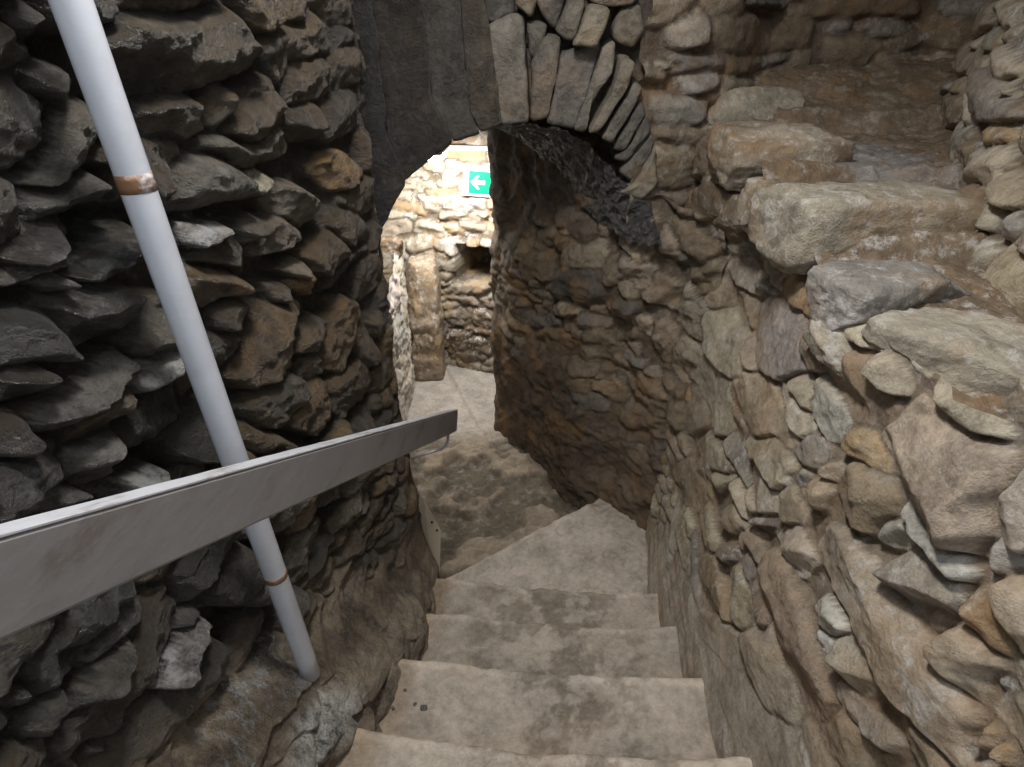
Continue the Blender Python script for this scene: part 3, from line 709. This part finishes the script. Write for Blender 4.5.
LB_ = [  # centre, size, turn, tilt, colour
 ((.90, 3.02, -.30), (.46, .34, .20), .12, (0, .04), 'l'),
 ((.86, 2.42, -.40), (.44, .40, .22), .2, (0, .02), 't'),
 ((.97, 1.84, -.50), (.58, .32, .22), .18, (0, .03), 'l'),
 ((.86, 1.42, -.56), (.36, .20, .14), .35, (.05, .0), 'g'),
 ((.93, 1.12, -.585), (.24, .42, .11), .75, (0, .02), 'l'),
 ((1.02, .86, -.60), (.22, .34, .12), .7, (0, .02), 't'),
 ((.75, 1.30, -.66), (.12, .26, .09), .2, (0, 0), 'l'),
 ((.76, 2.1, -.52), (.14, .26, .16), .1, (0, 0), 't'),
 ((.74, 2.70, -.46), (.16, .24, .2), .1, (0, 0), 'b'),
 ((.92, 2.62, -.66), (.50, .62, .42), .1, (0, 0), 'b'),
]
for k, (c, s, r, tl, t) in enumerate(LB_):
    local(block('kerb_stone', *c, *s, r, M_dry, tuple(v*.82 for v in PAL[t]), 200+k, None, (.7, 0, .7), .014, 8, tl, 30, 9), led)

# ------------------------------------------------------------------ handrail
def bar(name, p0, p1, w, h, mat, parent, bev=.006, n=40, seed=0, wear=0):
    """a sawn board between p0 and p1 (centre line), h tall (vertical), w thick"""
    p0, p1 = np.array(p0, float), np.array(p1, float); d = p1-p0; L = np.linalg.norm(d); d /= L
    s = np.cross(d, [0, 0, 1]); s /= np.linalg.norm(s); u_ = np.cross(s, d)
    sec = [(-w/2+bev, -h/2), (w/2-bev, -h/2), (w/2, -h/2+bev), (w/2, h/2-bev), (w/2-bev, h/2), (-w/2+bev, h/2), (-w/2, h/2-bev), (-w/2, -h/2+bev)]
    bm = bmesh.new(); R = []; rng = random.Random(seed)
    for i in range(n+1):
        t = i/n; ring = []
        for k, (a_, b_) in enumerate(sec):
            j = wear*rng.uniform(-1, 1) if k in (4, 5) else 0
            ring.append(bm.verts.new(p0+d*L*t+s*(a_+j*.6)+u_*(b_+j)))
        R.append(ring)
    for i in range(n):
        for k in range(8): bm.faces.new([R[i][k], R[i][(k+1) % 8], R[i+1][(k+1) % 8], R[i+1][k]])
    bm.faces.new(R[0][::-1]); bm.faces.new(R[-1]); bmesh.ops.recalc_face_normals(bm, faces=bm.faces)
    me = bpy.data.meshes.new(name); bm.to_mesh(me); bm.free(); me.materials.append(mat)
    return link(bpy.data.objects.new(name, me), parent)
def tube(name, pts, r, mat, parent=None, seg=20, cap=True, r2=None):
    P = [np.array(p, float) for p in pts]; bm = bmesh.new(); R = []; up = None
    for i, p in enumerate(P):
        d = (P[min(i+1, len(P)-1)]-P[max(i-1, 0)]); d /= np.linalg.norm(d)
        ref = np.array([0, 0, 1.]) if abs(d[2]) < .9 else np.array([1., 0, 0])
        if up is None: up = np.cross(d, ref)
        a_ = up-d*np.dot(up, d); a_ /= np.linalg.norm(a_); up = a_; b_ = np.cross(d, a_)
        rr = r if r2 is None else r+(r2-r)*i/(len(P)-1)
        R.append([bm.verts.new(p+rr*(a_*math.cos(k*2*math.pi/seg)+b_*math.sin(k*2*math.pi/seg))) for k in range(seg)])
    for i in range(len(P)-1):
        for k in range(seg):
            f = bm.faces.new([R[i][k], R[i][(k+1) % seg], R[i+1][(k+1) % seg], R[i+1][k]]); f.smooth = True
    if cap: bm.faces.new(R[0][::-1]); bm.faces.new(R[-1])
    bmesh.ops.recalc_face_normals(bm, faces=bm.faces)
    me = bpy.data.meshes.new(name); bm.to_mesh(me); bm.free(); me.materials.append(mat)
    return link(bpy.data.objects.new(name, me), parent)

M_board = paint_material('worn_grey_paint', (.25, .235, .235), (.12, .08, .06), .55, .42, (3, .5, 1.2), 9)
M_edge = paint_material('worn_white_edge', (.55, .56, .60), (.22, .15, .11), .8, .4, (3, .5, 1.5), 9)
M_pipe = paint_material('white_pipe_paint', (.62, .65, .72), (.35, .30, .27), .12, .28, (1, 1, 1), 8, .0004)
M_rust = paint_material('rusty_band', (.24, .125, .06), (.6, .62, .68), .9, .7, (1, 1, 1), 30, .001)
M_iron = plain('galvanised_iron', (.42, .42, .44), .4, metal=.6)

a0 = (onX(0, 530, -.55)+onX(0, 637, -.55))/2; b0 = (onX(454, 408, -.435)+onX(454, 433, -.435))/2
hr = thing('handrail', 'long grey painted timber handrail board running down beside the dark left wall', 'handrail', tuple(b0))
back = a0+(a0-b0)*.35
o = bar('board', back, b0, .034, .109, M_board, None, seed=3, wear=.0012, n=90)
def to_local(o, parent): local(o, parent); return o
to_local(o, hr)
dd = (b0-back)/np.linalg.norm(b0-back); sd_ = np.cross(dd, [0, 0, 1]); sd_ /= np.linalg.norm(sd_); uu_ = np.cross(sd_, dd)
o = bar('top_edge', back+uu_*.0553, b0+uu_*.0553-dd*.002, .033, .0045, M_edge, None, .0012, 90, 4, .0006); o['label'] = 'pale worn top edge with bare wood showing'; to_local(o, hr)
e0 = b0+dd*-.12-uu_*.055; br = [e0, e0-uu_*.035]
wl = np.array([-.60, e0[1]-.12, e0[2]-.06])
pts = [e0]
for t in np.linspace(0, 1, 8):
    c0 = e0-uu_*.03; c1 = e0-uu_*.062; c2 = c1+(wl-c1)*.25
    pts.append((1-t)**2*c0+2*t*(1-t)*c1+t*t*c2)
pts.append(wl); o = tube('bracket', pts, .0065, M_iron); o['label'] = 'thin bent metal bracket'; to_local(o, hr)
for t in (.12, ):
    q = back+(b0-back)*t; w2 = np.array([-.74, q[1]-.02, q[2]-.08])
    o = tube('bracket', [q-uu_*.05, q-uu_*.09, q-uu_*.1+(w2-q)*.3, w2], .0065, M_iron); to_local(o, hr)

# ------------------------------------------------------------------ white pipe
pt0 = onY(60, -40, .9); pb = onY(310, 672, .9); 
pp = thing('pipe', 'white painted upright pipe with rusty bands, standing before the wet left wall', 'pipe', tuple(pb))
top = onY(71, 0, .9); top = pb+(top-pb)*1.4; bot = np.array([pb[0], .9, pb[2]-.01])
def pat(z): t = (z-bot[2])/(top[2]-bot[2]); return bot+(top-bot)*t
to_local(tube('pipe_shaft', [pat(z) for z in np.linspace(bot[2], top[2], 30)], .0265, M_pipe, seg=40), pp)
for (py, hh_) in ((186, .028), (584, .016)):
    zc = onY(140 if py < 300 else 285, py, .875)[2]
    o = tube('rust_band', [pat(z) for z in np.linspace(zc-hh_/2, zc+hh_/2, 4)], .0270, M_rust, seg=40); o['label'] = 'flaking rust-brown band'; to_local(o, pp)

# ------------------------------------------------------------------ pale board end at the corner
M_pale = paint_material('pale_planed_wood', (.66, .58, .44), (.35, .27, .18), .4, .6, (1, 1, .3), 14)
A1 = onY(427, 500, 2.14); A2 = onY(440, 532, 2.04); A3 = onY(439, 578, 2.04); A4 = onY(431, 560, 2.14)
pts = [onY(424, 498, 2.03), onY(441, 530, 2.03), onY(440, 578, 2.03), onY(431, 560, 2.03)]
def slab(name, P, back, mat, bev=.002):
    bm = bmesh.new(); f = [bm.verts.new(p) for p in P]; g_ = [bm.verts.new(np.array(p)+np.array(back)) for p in P]; n_ = len(P)
    bm.faces.new(f); bm.faces.new(g_[::-1])
    for i in range(n_): bm.faces.new([f[i], g_[i], g_[(i+1) % n_], f[(i+1) % n_]])
    bmesh.ops.recalc_face_normals(bm, faces=bm.faces)
    bmesh.ops.bevel(bm, geom=bm.edges[:], offset=bev, segments=2, affect='EDGES')
    me = bpy.data.meshes.new(name); bm.to_mesh(me); bm.free(); me.materials.append(mat)
    return link(bpy.data.objects.new(name, me))
pbd = thing('wooden_plank', 'pale plank end with two screws fixed at the left wall corner by the landing', 'plank', tuple(pts[2]))
to_local(slab('plank_board', pts, (-.06, .03, 0), M_pale), pbd)
M_dark = plain('dark_steel', (.05, .05, .05), .4, metal=.5)
for (sx_, sy_) in ((432, 522), (437, 530)):
    c = onY(sx_, sy_, 2.03); to_local(tube('screw', [c+np.array([0, .004, 0]), c-np.array([0, .004, 0])], .006, M_dark, seg=10), pbd)

# ------------------------------------------------------------------ emergency sign on the far wall
SY_ = 5.0
c = onY(479.5, 182, SY_); sg = thing('emergency_sign', 'lit green emergency exit sign with white left arrow on the far wall', 'sign', tuple(c))
M_white = plain('sign_white_housing', (.8, .8, .8), .4, (.85, 1, .95), .9)
M_green = plain('sign_green_panel', (.0, .20, .08), .4, (0.0, .56, .22), 1.0)
M_arrow = plain('sign_white_arrow', (.9, .9, .9), .4, (.9, 1, .97), 1.6)
M_grey = plain('sign_grey_casing', (.5, .5, .5), .5)
W_, H_ = .30, .235
def boxo(name, cx, cy, cz, sx, sy, sz, mat, bev=.003, parent=None):
    bm = bmesh.new(); bmesh.ops.create_cube(bm, size=1)
    for v in bm.verts: v.co = Vector((v.co.x*sx+cx, v.co.y*sy+cy, v.co.z*sz+cz))
    bmesh.ops.bevel(bm, geom=bm.edges[:], offset=bev, segments=2, affect='EDGES')
    me = bpy.data.meshes.new(name); bm.to_mesh(me); bm.free(); me.materials.append(mat)
    return link(bpy.data.objects.new(name, me), parent)
x0 = -.135                                   # left edge of the housing seen from the sign centre
boxo('casing', x0+W_/2, .022, 0, W_+.012, .05, H_+.012, M_grey, .004, sg)
boxo('light_panel', x0+W_/2, -.006, 0, W_, .008, H_, M_white, .002, sg)
boxo('green_field', x0+.045+.115, -.0125, -.004, .23, .005, .185, M_green, .001, sg)
def flat(name, outline, y, th, mat, parent):
    bm = bmesh.new(); f = [bm.verts.new((a_, y, b_)) for a_, b_ in outline]; g_ = [bm.verts.new((a_, y+th, b_)) for a_, b_ in outline]; n_ = len(f)
    bm.faces.new(f); bm.faces.new(g_[::-1])
    for i in range(n_): bm.faces.new([f[i], g_[i], g_[(i+1) % n_], f[(i+1) % n_]])
    bmesh.ops.recalc_face_normals(bm, faces=bm.faces)
    me = bpy.data.meshes.new(name); bm.to_mesh(me); bm.free(); me.materials.append(mat)
    return link(bpy.data.objects.new(name, me), parent)
ax0 = x0+.063
flat('arrow', [(ax0, 0), (ax0+.055, .055), (ax0+.075, .055), (ax0+.045, .016), (ax0+.12, .016), (ax0+.12, -.016), (ax0+.045, -.016), (ax0+.075, -.055), (ax0+.055, -.055)], -.019, .005, M_arrow, sg)
sg.rotation_euler = (0, math.radians(4), 0)

# pale trunking above the sign
c = onY(472, 148, 5.0)
tk = boxo('cable_trunking', 0, 0, 0, .52, .03, .035, plain('white_plastic', (.75, .75, .76), .4), .003); tk.location = c
tag(tk, 'white horizontal cable trunking on the far wall above the green sign', 'trunking')

# lamp in the far room, partly behind the arch slab
lc = onY(437, 156, 4.5)
lp = thing('bulkhead_lamp', 'bright white lamp glowing beyond the left edge of the arch', 'lamp', tuple(lc))
boxo('lamp_housing', 0, .0, .05, .14, .34, .04, M_grey, .01, lp)
boxo('diffuser', 0, 0, .0, .11, .30, .065, plain('lamp_glow', (.9, .9, .9), .4, (1, .98, .95), 40), .02, lp)
area('far_room_lamp', tuple(lc+np.array([0.0, .0, -.06])), (lc[0]+.1, lc[1]+.6, -3), .25, 34, (1.0, .97, .93))
